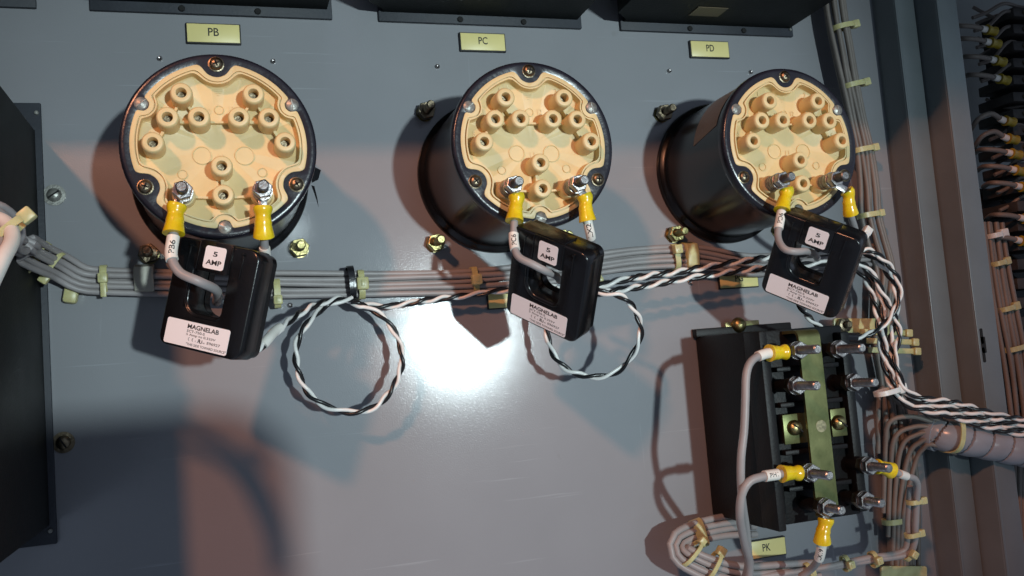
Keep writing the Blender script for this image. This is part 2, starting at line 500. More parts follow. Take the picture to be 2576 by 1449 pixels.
def transducer(i, label):
    ox, oy = .1905 * i, 0
    t = thing('round_transducer', label, 'transducer', F((ox, oy, 0)), 'round black transducers with cream terminal faces')
    q = MB().lathe([(.0567, 0), (.0567, .0035), (.0558, .0050), (.0535, .0058), (.0522, .0075)], None, 96, cap=False); obj('base_ring', q, 'barrel', t, local=True)
    q = MB().lathe([(.0524, .004), (.0524, .085), (.0527, .0905)], None, 96, cap=False); bar = obj('barrel', q, 'barrel', t, local=True)
    q = MB()
    prof = [(.0526, .0880), (.0538, .0886), (.0542, .0900), (.0543, .0925), (.0541, .0945), (.0535, .0960), (.0524, .0966), (.0508, .0967)]
    ring_faces(q, [(r, z) for r, z in prof] + [(OUT[0], .0962), (OUT[0], .0900)]); obj('rim', q, 'rim', t, local=True)
    # cream terminal plate
    q = MB()
    ring_faces(q, [(OUT[0], .0900), (OUT[0], H - .0002), ([r - .0004 for r in OUT[0]], H + .0001), (OUT[.0026], H), (OUT[.0026], H - .0014), (OUT[.0034], H - .0014),
                   (OUT[.0034], H + .0005), (OUT[.0042], H + .0005), ([r - .0002 for r in OUT[.0042]], FLOOR + .0008), ([r - .0012 for r in OUT[.0042]], FLOOR), (.004, FLOOR), (.0001, FLOOR)])
    pl = obj('terminal_plate', q, 'cream', t, local=True)
    q = MB()
    for cx, cy, r in ((.0002, .0222, .0027), (-.0215, -.0155, .0027), (.0225, -.0150, .0027), (-.0105, -.0045, .0053), (.0130, -.0048, .0056)):
        q.lathe([(r, FLOOR - .001), (r, FLOOR + .0007), (r - .0003, FLOOR + .0009), (r * .9, FLOOR + .0009), (r * .88, FLOOR + .0003), (0, FLOOR + .0003)], Matrix.Translation((cx, cy, 0)), 36)
    obj('moulded_disc', q, 'cream', pl, local=True)
    RIBS = (('3', '10', .0046, .0017), ('10', '12', .0040, .0012), ('12', '4', .0046, .0017), ('1', '3', .0052, .0014), ('1', '10', .0052, .0014), ('2', '12', .0052, .0014),
            ('2', '4', .0052, .0014), ('3', '5', .0050, .0016), ('4', '6', .0050, .0016)), (('11', '9', .0055, .0019), ('9', '7', .0050, .0013), ('9', '8', .0050, .0013))
    for grp in RIBS:
        q = MB()
        for a, b, hh, w in grp:
            A_, B_ = Vector(POSTS[a]), Vector(POSTS[b]); d = B_ - A_; c = (A_ + B_) / 2
            q.box((0, 0, 0), (d.length, w, hh), Matrix.Translation((c.x, c.y, FLOOR + hh / 2 - .0002)) @ Matrix.Rotation(math.atan2(d.y, d.x), 4, 'Z'))
        obj('rib', q, 'cream', pl, local=True)
    q = MB()
    def cap(s, x, y, sx=.0019, sy=.0034):
        vs, fs = glyphs(s)
        bb = [(x - sx * len(s) / 2 + sx * len(s) * u, y - sy / 2 + sy * v) for u, v in vs]
        q.faces([(a, b, FLOOR + .0005) for a, b in bb], fs); 
    for s_, (x, y) in POSTS.items():
        dx, dy = {'1': (.0005, .0090), '2': (0, .0088), '3': (-.0035, .0087), '4': (.004, .0075), '10': (.005, .0075), '12': (-.0035, .0087), '5': (-.0022, .0086), '6': (.0030, .0075),
                  '7': (-.0075, -.0028), '8': (.0078, -.0028), '11': (0, .0085), '9': (.001, -.0100)}[s_]
        cap(s_, x + dx, y + dy, .0015 if s_ != '1' else .0006)
    for k, w in enumerate((.0052, .0040, .0026, .0012)): q.box((.0002, .0345 - .0011 * k, FLOOR + .0002), (w, .00035, .0004))
    q.box((.0002, .0360, FLOOR + .0002), (.0004, .0020, .0004))
    obj('numerals', q, 'cream', pl, local=True)
    for s_, (x, y) in POSTS.items():
        T = Matrix.Translation((x, y, 0))
        if s_ in '78':
            q = MB().lathe([(.0062, FLOOR - .001), (.0062, H + .0010), (.0058, H + .0016), (.0, H + .0016)], T, 32); p = obj('terminal_post', q, 'cream', t, local=True)
            q = MB().lathe([(.0050, H + .0016), (.0050, H + .0030), (.0046, H + .0031), (.0046, H + .0040), (.0052, H + .0041), (.0052, H + .0056), (.0048, H + .0057), (.0048, H + .0070),
                            (.0053, H + .0071), (.0053, H + .0084)], T, 28); obj('washer', q, 'dullsteel', p, local=True)
            q = MB(); q.lathe([(.0056, H + .0105), (.0056, H + .0118), (.0036, H + .0119)], T, 28)
            nut_mb(q, .0056, H + .0120, H + .0176, T, .25); obj('nut', q, 'steel', p, local=True, sharp=25)
            q = MB().lathe(stud_prof(.0031, H + .008, H + .0262, .0008, .00016), T, 24); obj('stud', q, 'tip', p, local=True)
        else:
            z = H + .0088
            q = MB().lathe([(.0061, FLOOR - .001), (.0061, z - .0024), (.0059, z - .0010), (.0052, z - .0001), (.0049, z), (.0030, z), (.0028, z - .0004), (.0028, z - .0100), (0, z - .0100)], T, 36)
            p = obj('terminal_post', q, 'cream', t, local=True)
            q = MB().lathe([(.0027, z - .0075), (.0018, z - .0076), (.0016, z - .0066), (0, z - .0066)], T, 20); obj('socket_screw', q, 'bronze', p, local=True)
    for k, a in enumerate((90, 210, 330)):
        q = math.radians(a); screw_cross(t, .0475 * math.cos(q), .0475 * math.sin(q), H - .0002, rot=.3 + k * .9 + i)
    for a in (150, 30, 270):
        q = math.radians(a); T = Matrix.Translation((.0478 * math.cos(q), .0478 * math.sin(q), H - .0004))
        z = MB().lathe([(.0039, -.002), (.0038, .0006), (.0030, .0012), (0, .0015)], T, 24)
        z.box((0, 0, .0014), (.0066, .0006, .0006), T @ Matrix.Rotation(q + 1.2, 4, 'Z')); obj('side_screw', z, 'dullsteel', t, local=True)
    # four mounting studs with nuts around the base
    for sx in (-1, 1):
        for sy in (-1, 1):
            T = Matrix.Translation((sx * .0478, sy * .0480, 0))
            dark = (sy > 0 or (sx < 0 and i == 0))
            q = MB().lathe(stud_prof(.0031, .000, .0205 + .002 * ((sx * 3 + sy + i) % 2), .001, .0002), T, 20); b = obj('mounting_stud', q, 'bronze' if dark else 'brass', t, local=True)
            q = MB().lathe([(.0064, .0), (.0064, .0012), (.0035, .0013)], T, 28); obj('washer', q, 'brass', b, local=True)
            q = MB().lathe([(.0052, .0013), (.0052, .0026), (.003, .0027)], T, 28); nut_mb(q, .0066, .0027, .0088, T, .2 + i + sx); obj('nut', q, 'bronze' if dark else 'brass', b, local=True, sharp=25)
    return t, bar


T1, B1 = transducer(0, 'round black transducer with cream face under the PB plate, seen nearly face on')
T2, B2 = transducer(1, 'round black transducer with cream face under the PC plate, middle of the three')
T3, B3 = transducer(2, 'round black transducer with cream face under the PD plate, brown tape on its side')
# brown tape patch wrapped on the right barrel
q = MB(); vs = []; fs = []; n = 24
for j, z in enumerate((.052, .083)):
    for k in range(n + 1):
        a = math.radians(122 + (40 if j else 48) * k / n); vs.append((.0527 * math.cos(a), .0527 * math.sin(a), z))
for k in range(n): fs.append((k, k + 1, n + 2 + k, n + 1 + k))
q.faces(vs, fs, None, True); obj('tape_patch', q, 'tape', T3, local=True)
# loose end of black tape on the left transducer, and the bright window in its shell
q = MB(); q.faces([(.0530, -.008, .060), (.0562, -.0045, .058), (.0600, -.0060, .056), (.0580, -.0120, .056), (.0535, -.015, .060)], [(0, 1, 2, 3, 4)])
q.faces([(.0532, -.016, .058), (.0552, -.0165, .057), (.0566, -.024, .056), (.0570, -.030, .057), (.0556, -.024, .057)], [(0, 1, 2, 4), (2, 3, 4)])
b = bmesh.new(); me = bpy.data.meshes.new('tmp'); q.bm.to_mesh(me); b.from_mesh(me)
r = bmesh.ops.extrude_face_region(b, geom=b.faces[:]); [setattr(v, 'co', v.co + Vector((0, 0, -.0004))) for v in r['geom'] if isinstance(v, bmesh.types.BMVert)]
q2 = MB(); q2.join(b); bpy.data.meshes.remove(me); q.bm.free(); obj('loose_tape', q2, 'foil', T1, local=True)

# ------------------------------------------------------------------ current transformers
POSE = [((-0.01023, -0.08835, 0.10567), (0.77343, -0.27369, 0.57176), (-0.58597, 0.03532, 0.80956)),
        ((0.1837, -0.09258, 0.1147), (0.57853, -0.46078, 0.67304), (-0.81558, -0.33874, 0.46913)),
        ((0.37181, -0.08977, 0.11461), (0.59253, -0.48295, 0.64472), (-0.80552, -0.36148, 0.46954))]


def bridge(mb, a, b):
    n = len(a); va = [mb.bm.verts.new(p) for p in a]; vb = [mb.bm.verts.new(p) for p in b]
    for k in range(n):
        f = mb.bm.faces.new((va[k], va[(k + 1) % n], vb[(k + 1) % n], vb[k])); f.smooth = True


def current_transformer(i, label):
    c, x, n = POSE[i]
    t = thing('current_transformer', label, 'current transformer', F(c, x, None, n), 'black split core current transformers')
    T = -.0149
    wx0, wx1, wy0, wy1 = -.0142, .0090, -.0100, .0140
    O = rrect(-.0284, .0266, -.0305, .0305, (.0065, .0035, .0055, .0065), 9)
    I = rrect(wx0, wx1, wy0, wy1, (.0008, .0008, .0085, .0035), 9)
    def off(P, d):
        m = len(P); out = []
        for k in range(m):
            a = Vector(P[k - 1]); b = Vector(P[(k + 1) % m]); e = (b - a).normalized(); out.append((P[k][0] - e.y * d, P[k][1] + e.x * d))
        return out
    q = MB(); B = .0012
    L = [(O, T + B), (O, -B), (off(O, B * .3), -B * .3), (off(O, B), 0), (off(I, -B), 0), (off(I, -B * .3), -B * .3), (I, -B), (I, T + B), (off(I, -B), T), (off(O, B), T), (O, T + B)]
    for k in range(len(L) - 1): bridge(q, [(a, b, L[k][1]) for a, b in L[k][0]], [(a, b, L[k + 1][1]) for a, b in L[k + 1][0]])
    bmesh.ops.remove_doubles(q.bm, verts=q.bm.verts[:], dist=1e-6)
    body = obj('housing', q, 'ct', t, local=True, sharp=50)
    # back half of the shell, a little smaller behind a parting line
    q = MB(); O2 = off(O, .0012)
    I2 = off(I, -.0004)
    L = [(O2, T - .0002), (O2, T - .0045), (off(O2, .002), T - .0062), (off(I2, -.001), T - .0062), (I2, T - .005), (I2, T - .0002)]
    for k in range(len(L) - 1): bridge(q, [(a, b, L[k][1]) for a, b in L[k][0]], [(a, b, L[k + 1][1]) for a, b in L[k + 1][0]])
    obj('back_shell', q, 'ct', t, local=True)
    q = MB()                                                       # removable core clip between two ridges
    q.box((-.0016, .0223, .0002), (.0205, .0170, .0012), bev=.0004)
    for rx in (-.0124, .0093): q.box((rx, .0222, .0004), (.0008, .0160, .0014), bev=.0003)
    for rx in (-.0190, .0165): q.box((rx, .0205, .0001), (.0010, .0145, .0010), bev=.0003)
    q.lathe([(.0008, 0), (.0008, .0012), (0, .0014)], Matrix.Translation((-.0188, .0270, 0)), 12); q.lathe([(.0008, 0), (.0008, .0012), (0, .0014)], Matrix.Translation((.0168, .0272, 0)), 12)
    q.box((-.0016, .0306, T / 2), (.0205, .0012, -T * .9), bev=.0004)
    obj('core_clip', q, 'ct', t, local=True)
    q = MB(); q.prism(rrect(-.0163, -.0150, -.0075, .0, .0005, 2), -.0003, .0004)
    W2 = off(I, -.0016); k0 = 22; seg = W2[18:36]
    q.tube([Vector((a, b, .0001)) for a, b in seg], .0005, 8); obj('window_lip', q, 'ct', t, local=True)
    # stickers
    q = MB(); q.prism(rrect(-.00816, .00568, .01574, .02833, .0016, 5), .00082, .00096); s = obj('rating_sticker', q, 'sticker', t, local=True)
    q = MB(); text(q, '5', -.0026, .0004, .0228, .0256, .00100, bold=True); text(q, 'AMP', -.0064, .0039, .0180, .0208, .00100, bold=True); obj('lettering', q, 'ink', s, local=True)
    q = MB(); q.prism(rrect(-.02445, .01804, -.0291, -.01492, .0013, 5), .00002, .00014); s = obj('maker_label', q, 'sticker', t, local=True)
    def bx(a, b, c_, d): return (-.02445 + .0425 * a, -.02445 + .0425 * b, -.01492 - .01418 * d, -.01492 - .01418 * c_)
    q = MB(); z = .00018
    text(q, 'MAGNELAB', *bx(.335, .83, .10, .28), z, bold=True); text(q, 'SCT-750-5', *bx(.335, .62, .325, .425), z)
    text(q, '5 Amp to 0.333V', *bx(.335, .80, .46, .58), z); text(q, 'E96927', *bx(.68, .885, .63, .735), z)
    text(q, '"THIS SIDE TOWARD SOURCE"', *bx(.36, .99, .83, .93), z)
    text(q, 'R', *bx(.525, .565, .60, .75), z, bold=True, flip=True); text(q, 'U', *bx(.56, .605, .62, .76), z, bold=True)
    text(q, 'c', *bx(.49, .505, .69, .74), z); text(q, 'us', *bx(.615, .645, .69, .74), z)
    for cxx, bar in ((.385, False), (.445, True)):                # the CE mark: two arcs
        X0, X1, Y0, Y1 = bx(cxx - .02, cxx + .02, .61, .75); cy = (Y0 + Y1) / 2; R_ = (Y1 - Y0) / 2
        pts = [(X1 - .0001 + R_ * math.cos(math.radians(a)), cy + R_ * math.sin(math.radians(a))) for a in range(100, 261, 16)]
        pin = [(X1 - .0001 + R_ * .72 * math.cos(math.radians(a)), cy + R_ * .72 * math.sin(math.radians(a))) for a in range(100, 261, 16)]
        m_ = len(pts); q.faces([(a, b, z) for a, b in pts + pin], [(k, k + 1, m_ + k + 1, m_ + k) for k in range(m_ - 1)])
        if bar: q.faces([(X1 - R_, cy - .00011, z), (X1 - .0003, cy - .00011, z), (X1 - .0003, cy + .00011, z), (X1 - R_, cy + .00011, z)], [(0, 1, 2, 3)])
    obj('lettering', q, 'ink', s, local=True)
    return t


current_transformer(0, 'black square current transformer hanging under the PB transducer, leftmost of three')
current_transformer(1, 'black square current transformer hanging under the PC transducer, middle of three')
current_transformer(2, 'black square current transformer hanging under the PD transducer, rightmost of three')


# ------------------------------------------------------------------ wires with crimped lugs
def lead(pts, label, r=.0026, tongue=None, crimp=.0170, sleeve=None, txt=None, mirror=False, group='grey leads with yellow ring lugs', wire='wire', cr_=1.0, step=.0012, lug=True, facing=None, trot=True, tsize=1.0):
    P = spline(pts, step)
    t = thing('terminal_lead', label, 'lead', F(P[0]), group)
    if tongue is None: tongue = (Vector(pts[1]) - Vector(pts[0])).length
    s1 = tongue + crimp
    if lug:
        d = (cut(P, 0, tongue)[-1] - P[0]); Tn = F(P[0], d, None, (0, 0, 1) if abs(d.normalized().z) < .8 else (0, 1, 0))
        ri, ro, n = .0032, .0054, 20
        q = MB(); vs = []; fs = []
        for z in (-.0004, .0005):
            for rr in (ri, ro): vs += [(rr * math.cos(2 * PI * k / n), rr * math.sin(2 * PI * k / n), z) for k in range(n)]
        for k in range(n):
            k2 = (k + 1) % n; fs += [(k, k2, n + k2, n + k), (2 * n + k, 3 * n + k, 3 * n + k2, 2 * n + k2), (n + k, n + k2, 3 * n + k2, 3 * n + k), (k, 2 * n + k, 2 * n + k2, k2)]
        q.faces(vs, fs, Tn); q.box(((ro + tongue) / 2, 0, 0), (tongue - ro + .003, .0050, .0010), Tn, bev=.0003)
        obj('ring_tongue', q, 'steel', t)
    C = cut(P, tongue, s1); L = plen(C); rs = []; acc = 0
    for k, p in enumerate(C):
        if k: acc += (C[k] - C[k - 1]).length
        f = acc / L
        prof = [(0, 1.02), (.08, 1.08), (.18, .98), (.30, .84), (.42, .88), (.52, .97), (.60, .93), (.72, 1.0), (.90, 1.12), (1, 1.17)]
        for (a, ra), (b, rb) in zip(prof, prof[1:]):
            if a <= f <= b + 1e-6: v = ra + (rb - ra) * (f - a) / (b - a); break
        rs.append(v * .0051 * cr_)
    q = MB().tube(C, rs, 20); obj('crimp_sleeve', q, 'yellow' if lug else 'yellowshade', t)
    q = MB().tube(cut(P, s1 - .003, plen(P)), r, 14); obj('wire', q, wire, t)
    if sleeve:
        C = cut(P, *sleeve); rs_ = r * 1.30
        q = MB().tube(C, rs_, 18); m = obj('marker_sleeve', q, 'sleeve', t)
        if txt:
            L = plen(C); tw = .0078 * tsize * len(txt) / 3; th = .0030 * tsize
            view = facing
            def fn(x, y):
                s = L / 2 + x; s = max(.0001, min(L - .0001, s))
                seg = cut(C, 0, s); p = seg[-1]; tg = (C[-1] - C[0]).normalized()
                if len(seg) > 2: tg = (seg[-1] - seg[-3]).normalized()
                v = ((CAM if view is None else Vector(view)) - p); v = (v - tg * v.dot(tg)).normalized(); w = tg.cross(v)
                a = y / rs_; return p + (v * math.cos(a) + w * math.sin(a)) * (rs_ + .00012)
            vs, fs = glyphs(txt); sg = -1 if mirror else 1; q = MB()
            q.faces([fn(sg * (-tw / 2 + tw * u), -sg * th * (v - .5)) for u, v in vs], fs); obj('lettering', q, 'ink', m)
    return t


def stud(i, s): x, y = POSTS[s]; return Vector((.1905 * i + x, y, H + .0095))


def down(i, s, pts): return [stud(i, s)] + [at(*p) for p in pts]


lead(down(0, '7', [(446, 515, .1065), (440, 555, .108), (436, 595, .110), (431, 645, .112), (452, 685, .116), (500, 708, .118), (540, 727, .108), (548, 742, .098), (545, 760, .085)]),
     'grey lead with PB6 marker curving into the left current transformer', r=.00262, sleeve=(.0262, .0400), txt='PB6', mirror=True)
lead(down(0, '8', [(661, 520, .1065), (662, 560, .106), (664, 600, .103), (667, 640, .096), (668, 690, .075), (640, 740, .055), (600, 770, .045)]),
     'grey lead going down behind the left current transformer', r=.0024, sleeve=(.0330, .0410), txt='1', mirror=True, tsize=.9)
lead(down(1, '7', [(1299, 492, .1075), (1296, 530, .109), (1293, 570, .111), (1293, 610, .114), (1304, 645, .119), (1340, 665, .124), (1375, 683, .122), (1400, 695, .108), (1408, 706, .090)]),
     'grey lead with PC6 marker curving into the middle current transformer', r=.00235, cr_=.95, sleeve=(.0320, .0435), txt='PC6', mirror=True)
lead(down(1, '8', [(1470, 492, .1075), (1474, 530, .1085), (1480, 565, .109), (1487, 600, .105), (1488, 640, .088), (1460, 680, .065)]),
     'grey lead with LX2 marker going behind the middle current transformer', r=.00235, cr_=.93, sleeve=(.0252, .0372), txt='LX2', mirror=True)
lead(down(2, '7', [(1978, 478, .1075), (1970, 515, .110), (1963, 550, .112), (1957, 595, .115), (1972, 625, .121), (2000, 633, .124), (2028, 632, .118), (2050, 640, .098), (2056, 650, .08)]),
     'grey lead with PD6 marker bending into the right current transformer', r=.0024, cr_=.93, sleeve=(.0262, .0395), txt='PD6', mirror=True)
lead(down(2, '8', [(2130, 480, .1075), (2136, 515, .106), (2142, 548, .103), (2152, 585, .092), (2150, 630, .070)]),
     'grey lead going down behind the right current transformer, no marker showing', r=.0024, cr_=.90)


# ------------------------------------------------------------------ twisted pairs
def twisted(pts, label, r=.00128, pitch=.026, phase=0.0, group='black and white twisted leads', amp=.98, jit=.0, m2='white'):
    P = spline(pts, .0011); t = thing('twisted_lead', label, 'twisted lead', F(P[0]), group)
    for nm, ph, mm in (('black_wire', 0, 'blackwire'), ('white_wire', PI, m2)):
        Q = []; s = 0
        for k, p in enumerate(P):
            if k: s += (P[k] - P[k - 1]).length
            tg = (P[min(k + 1, len(P) - 1)] - P[max(k - 1, 0)]).normalized(); b = Vector((0, 0, 1)) - tg * tg.z
            b = b.normalized() if b.length > .05 else Vector((0, 1, 0)); a = tg.cross(b)
            q = phase + ph + 2 * PI * s / pitch + .5 * math.sin(s * 71 + phase)
            rr = r * amp * (1 + .12 * math.sin(s * 133 + ph))
            Q.append(p + a * math.cos(q) * rr + b * math.sin(q) * rr)
        obj(nm, MB().tube(Q, r, 10), mm, t)
    return t


def circ(cu, cv, ru, rv, a0, a1, h0, h1, n=10, hf=None):
    out = []
    for k in range(n + 1):
        f = k / n; a = math.radians(a0 + (a1 - a0) * f); w = 1 + (.022 * math.sin(2 * a + cu) + .016 * math.sin(5 * a + 1)) * math.sin(PI * f)
        out.append((cu + ru * w * math.cos(a), cv - rv * w * math.sin(a), (hf(f) if hf else h0 + (h1 - h0) * f)))
    return out


twisted(A([(600, 850, .085), (645, 880, .082), (668, 862, .078), (705, 825, .065), (745, 795, .050), (800, 765, .036), (850, 752, .026), (884, 757, .018), (925, 768, .015), (980, 770, .014),
           (1060, 757, .014), (1140, 748, .014), (1210, 738, .016), (1290, 728, .018), (1400, 722, .020)]),
        'twisted lead of the left current transformer running along under the grey cables', phase=.6)
twisted(A([(884, 762, .022), (905, 768, .024)] + circ(877, 900, 134, 136, 72, -228, .024, .026, 16, lambda f: .023 + .006 * math.sin(PI * f)) + [(815, 772, .030), (850, 757, .028), (884, 752, .024)]),
        'round hanging loop of twisted lead tied under the grey cables, left of the glare', phase=1.2)
twisted(A([(1440, 760, .070), (1480, 728, .062), (1515, 735, .066)] + circ(1495, 836, 117, 112, 52, -170, .070, .030, 14) + [(1374, 820, .030), (1382, 780, .035), (1420, 745, .05)]),
        'round hanging loop of twisted lead below the middle current transformer', phase=2.4)
twisted(A([(1400, 728, .028), (1500, 719, .028), (1590, 700, .028), (1700, 684, .028), (1800, 668, .028), (1900, 652, .030), (2000, 640, .032), (2100, 630, .040), (2185, 640, .045), (2235, 690, .045), (2255, 740, .045),
           (2252, 800, .045), (2240, 860, .045), (2252, 920, .045), (2268, 975, .045), (2300, 1005, .048), (2380, 1022, .055), (2470, 1045, .06), (2590, 1072, .06)]),
        'upper of two twisted leads crossing right, then down to the spiral conduit', phase=.2, r=.00145)
twisted(A([(1470, 745, .030), (1530, 733, .030), (1610, 722, .030), (1700, 705, .030), (1800, 690, .030), (1900, 676, .032), (2000, 668, .035), (2110, 660, .042), (2180, 672, .045), (2215, 740, .045), (2222, 810, .045),
           (2226, 870, .045), (2240, 930, .045), (2255, 985, .045), (2290, 1022, .048), (2370, 1040, .055), (2460, 1066, .06), (2590, 1098, .06)]),
        'lower of two twisted leads crossing right, then down to the spiral conduit', phase=2.9, r=.00145)
twisted(A([(2140, 662, .042), (2176, 700, .042), (2200, 760, .042), (2212, 830, .042), (2220, 900, .042), (2238, 960, .042), (2262, 1000, .044), (2320, 1024, .050), (2420, 1046, .056), (2590, 1085, .058)]),
        'innermost twisted lead of the bunch beside the right current transformer', phase=4.0, r=.0014)
twisted(A([(1990, 740, .080), (2020, 778, .072), (2045, 808, .062), (2085, 838, .056), (2130, 849, .054), (2180, 842, .054), (2225, 815, .054), (2258, 765, .054), (2262, 715, .054), (2235, 665, .054), (2190, 630, .055), (2150, 640, .05)]),
        'loop of twisted lead below the right current transformer with a black tube on it', phase=.9)
twisted(A([(2150, 655, .05), (2195, 690, .05), (2225, 745, .05), (2262, 830, .05), (2252, 890, .05), (2258, 930, .05), (2278, 980, .05), (2320, 1000, .053), (2400, 1012, .058), (2500, 1040, .062), (2590, 1058, .062)]),
        'twisted lead on the outside of the bunch dropping to the white tie', phase=1.9)
q = MB().tube(spline(A([(2082, 837, .056), (2105, 846, .056), (2152, 849, .054)])), .0034, 14)
obj('shrink_tube', q, 'foil', label='short black tube over the twisted lead above the relay', cat='tube')
q = MB().tube(spline(A([(662, 868, .079), (675, 852, .076), (692, 833, .068), (706, 824, .064)])), [.0026] * 3 + [.003] * 40 if False else .0030, 14)
obj('wire_marker', q, 'sleeve', label='white wrap around the twisted lead at the corner of the left current transformer', cat='marker')


# ------------------------------------------------------------------ grey cable bundles
def bundle(pts, offs, label, r=.0018, m='wire', wob=.0005, cat='cable bundle', group=None, name='cable_bundle', vary=None):
    P = spline(pts, .004); t = thing(name, label, cat, F(P[0]), group)
    for j, (a, b) in enumerate(offs):
        ph = random.uniform(0, 6); Q = []; s = 0
        for k, p in enumerate(P):
            if k: s += (P[k] - P[k - 1]).length
            tg = (P[min(k + 1, len(P) - 1)] - P[max(k - 1, 0)]).normalized(); up = Vector((0, 0, 1)) - tg * tg.z
            up = up.normalized() if up.length > .05 else Vector((0, 1, 0)); sd = up.cross(tg)
            w = wob * math.sin(s * 37 + ph)
            Q.append(p + sd * (a + w) + up * (b + wob * math.cos(s * 29 + ph)))
        obj('wire', MB().tube(Q, r * (1 + .06 * math.sin(j * 5)), 10), m, t)
    return t


bundle(A([(-90, 560, .145), (-30, 545, .145), (15, 575, .125), (45, 612, .085), (95, 645, .045), (150, 672, .018), (205, 702, .010), (270, 708, .009), (420, 711, .009), (600, 714, .009), (760, 716, .009), (890, 716, .009), (1050, 712, .009),
          (1200, 706, .009), (1340, 692, .009), (1500, 664, .010), (1620, 648, .010), (1750, 645, .010), (1900, 668, .010), (2060, 650, .010), (2200, 640, .012)]),
       [(-.0074, 0), (-.0037, .0008), (0, 0), (.0037, .0006), (.0074, -.001), (-.0055, -.003), (.002, -.0035)], 'run of grey cables crossing the panel behind the current transformers', r=.00198, m='wire')
bundle(A([(2095, -40, .018), (2106, 40, .018), (2122, 120, .018), (2140, 210, .018), (2158, 300, .018), (2175, 380, .017), (2186, 470, .017), (2190, 540, .017), (2205, 600, .016), (2228, 680, .015), (2225, 760, .014), (2220, 850, .012),
          (2235, 950, .011), (2250, 1050, .011), (2258, 1150, .011), (2262, 1250, .011), (2262, 1360, .011), (2264, 1500, .011)]),
       [(-.0080, .0), (-.0042, .0022), (-.0004, .0004), (.0036, .0018), (.0074, 0), (-.006, -.004), (.001, -.004), (.0100, -.003)], 'tall grey cable bundle beside the frame post, top to bottom of the panel', r=.0021, m='wirebrown', wob=.0007)
bundle(A([(2235, 940, .008), (2262, 1060, .008), (2278, 1160, .009), (2284, 1260, .009), (2286, 1360, .009), (2290, 1500, .009)]), [(-.0040, 0), (0, .001), (.0040, 0), (.0078, .001)],
       'short brown cable bundle beside the tall one, down to the bottom edge', r=.0019, m='wirebrown', wob=.0006)
FAN = []
for k, (u1, v1, us, vs_, ue, ve) in enumerate([(2215, 980, 2262, 1015, 2345, 1052), (2228, 1130, 2238, 1062, 2345, 1062), (2240, 1190, 2252, 1100, 2345, 1076), (2252, 1240, 2268, 1125, 2345, 1090), (2262, 1280, 2285, 1148, 2345, 1104), (2272, 1300, 2302, 1165, 2345, 1118)]):
    P = A([(u1 - 6, v1 + 160, .013), (u1, v1, .018), (us, vs_, .026), ((us + ue) / 2, (vs_ + ve) / 2 - 14, .034), (ue, ve, .040), (ue + 60, ve + 22, .042)])
    FAN.append(P)
t = thing('cable_fan', 'grey wires curving out of the tall bundle into the spiral conduit', 'cable bundle', F(FAN[0][0]))
for P in FAN: obj('wire', MB().tube(spline(P, .003), .0019, 10), 'wirebrown', t)
# big pale cables over the left case
P1 = A([(-80, 545, .150), (-10, 548, .166), (24, 570, .176), (30, 605, .188), (8, 650, .201), (-30, 730, .213)])
t = thing('pale_cable', 'thick pale cables bending over the left case at the photo edge', 'cable', F(P1[0]))
obj('cable', MB().tube(spline(P1, .002), .0033, 16), 'sleeve', t)
obj('cable', MB().tube(spline(A([(-90, 590, .158), (-30, 590, .168), (0, 605, .178), (2, 640, .188), (-22, 690, .203), (-60, 770, .213)]), .002), .0032, 16), 'wire', t)


# ------------------------------------------------------------------ cable ties
def tie(u, v, h, ang, a, b, label, head='right', m='nylon', w=.0042, hs=.0062, tail=.0, group='aged nylon cable ties', twist=0):
    """strap round a cable whose direction in the picture is ang degrees; a, b half sizes across and out"""
    c = at(u, v, h); d = Vector((math.cos(math.radians(ang)), math.sin(math.radians(ang)), 0)); sd = Vector((-d.y, d.x, 0))
    fr = F(c, sd, None, (0, 0, 1)); t = thing('cable_tie', label, 'cable tie', fr, group)
    q = MB(); n = 32; vs = []; fs = []
    for rr in (0, .0010):
        for wz in (-w / 2, w / 2):
            for k in range(n):
                an = 2 * PI * k / n; ca, sa = math.cos(an), math.sin(an); p = 2 / 2.6
                vs.append(((a + rr) * math.copysign(abs(ca) ** p, ca), wz, (b + rr) * math.copysign(abs(sa) ** p, sa)))
    for k in range(n):
        k2 = (k + 1) % n; fs += [(k, k2, n + k2, n + k), (2 * n + k, 3 * n + k, 3 * n + k2, 2 * n + k2), (k, 2 * n + k, 2 * n + k2, k2), (n + k, n + k2, 3 * n + k2, 3 * n + k)]
    q.faces(vs, fs, None, True); obj('strap', q, m, t, local=True)
    hx, hz, ay = {'right': (-a - .0015, b * .3, 0), 'left': (a + .0015, b * .3, 0), 'front': (0, b + .0022, 0), 'frontlow': (-a * .55, b + .0018, 0), 'fronthigh': (a * .55, b + .0018, 0)}[head]
    q = MB().box((hx, 0, hz), (hs, hs * .95, hs * .85), bev=.0010)
    if tail: q.box((hx + (-tail / 2 if hx <= 0 else tail / 2), 0, hz), (tail, w * .8, .0012), bev=.0003)
    if head.startswith('front'): q.box((hx, 0, hz + hs * .43), (hs * .5, w * .6, .0008), bev=.0002)
    obj('head', q, m, t, local=True)
    return t


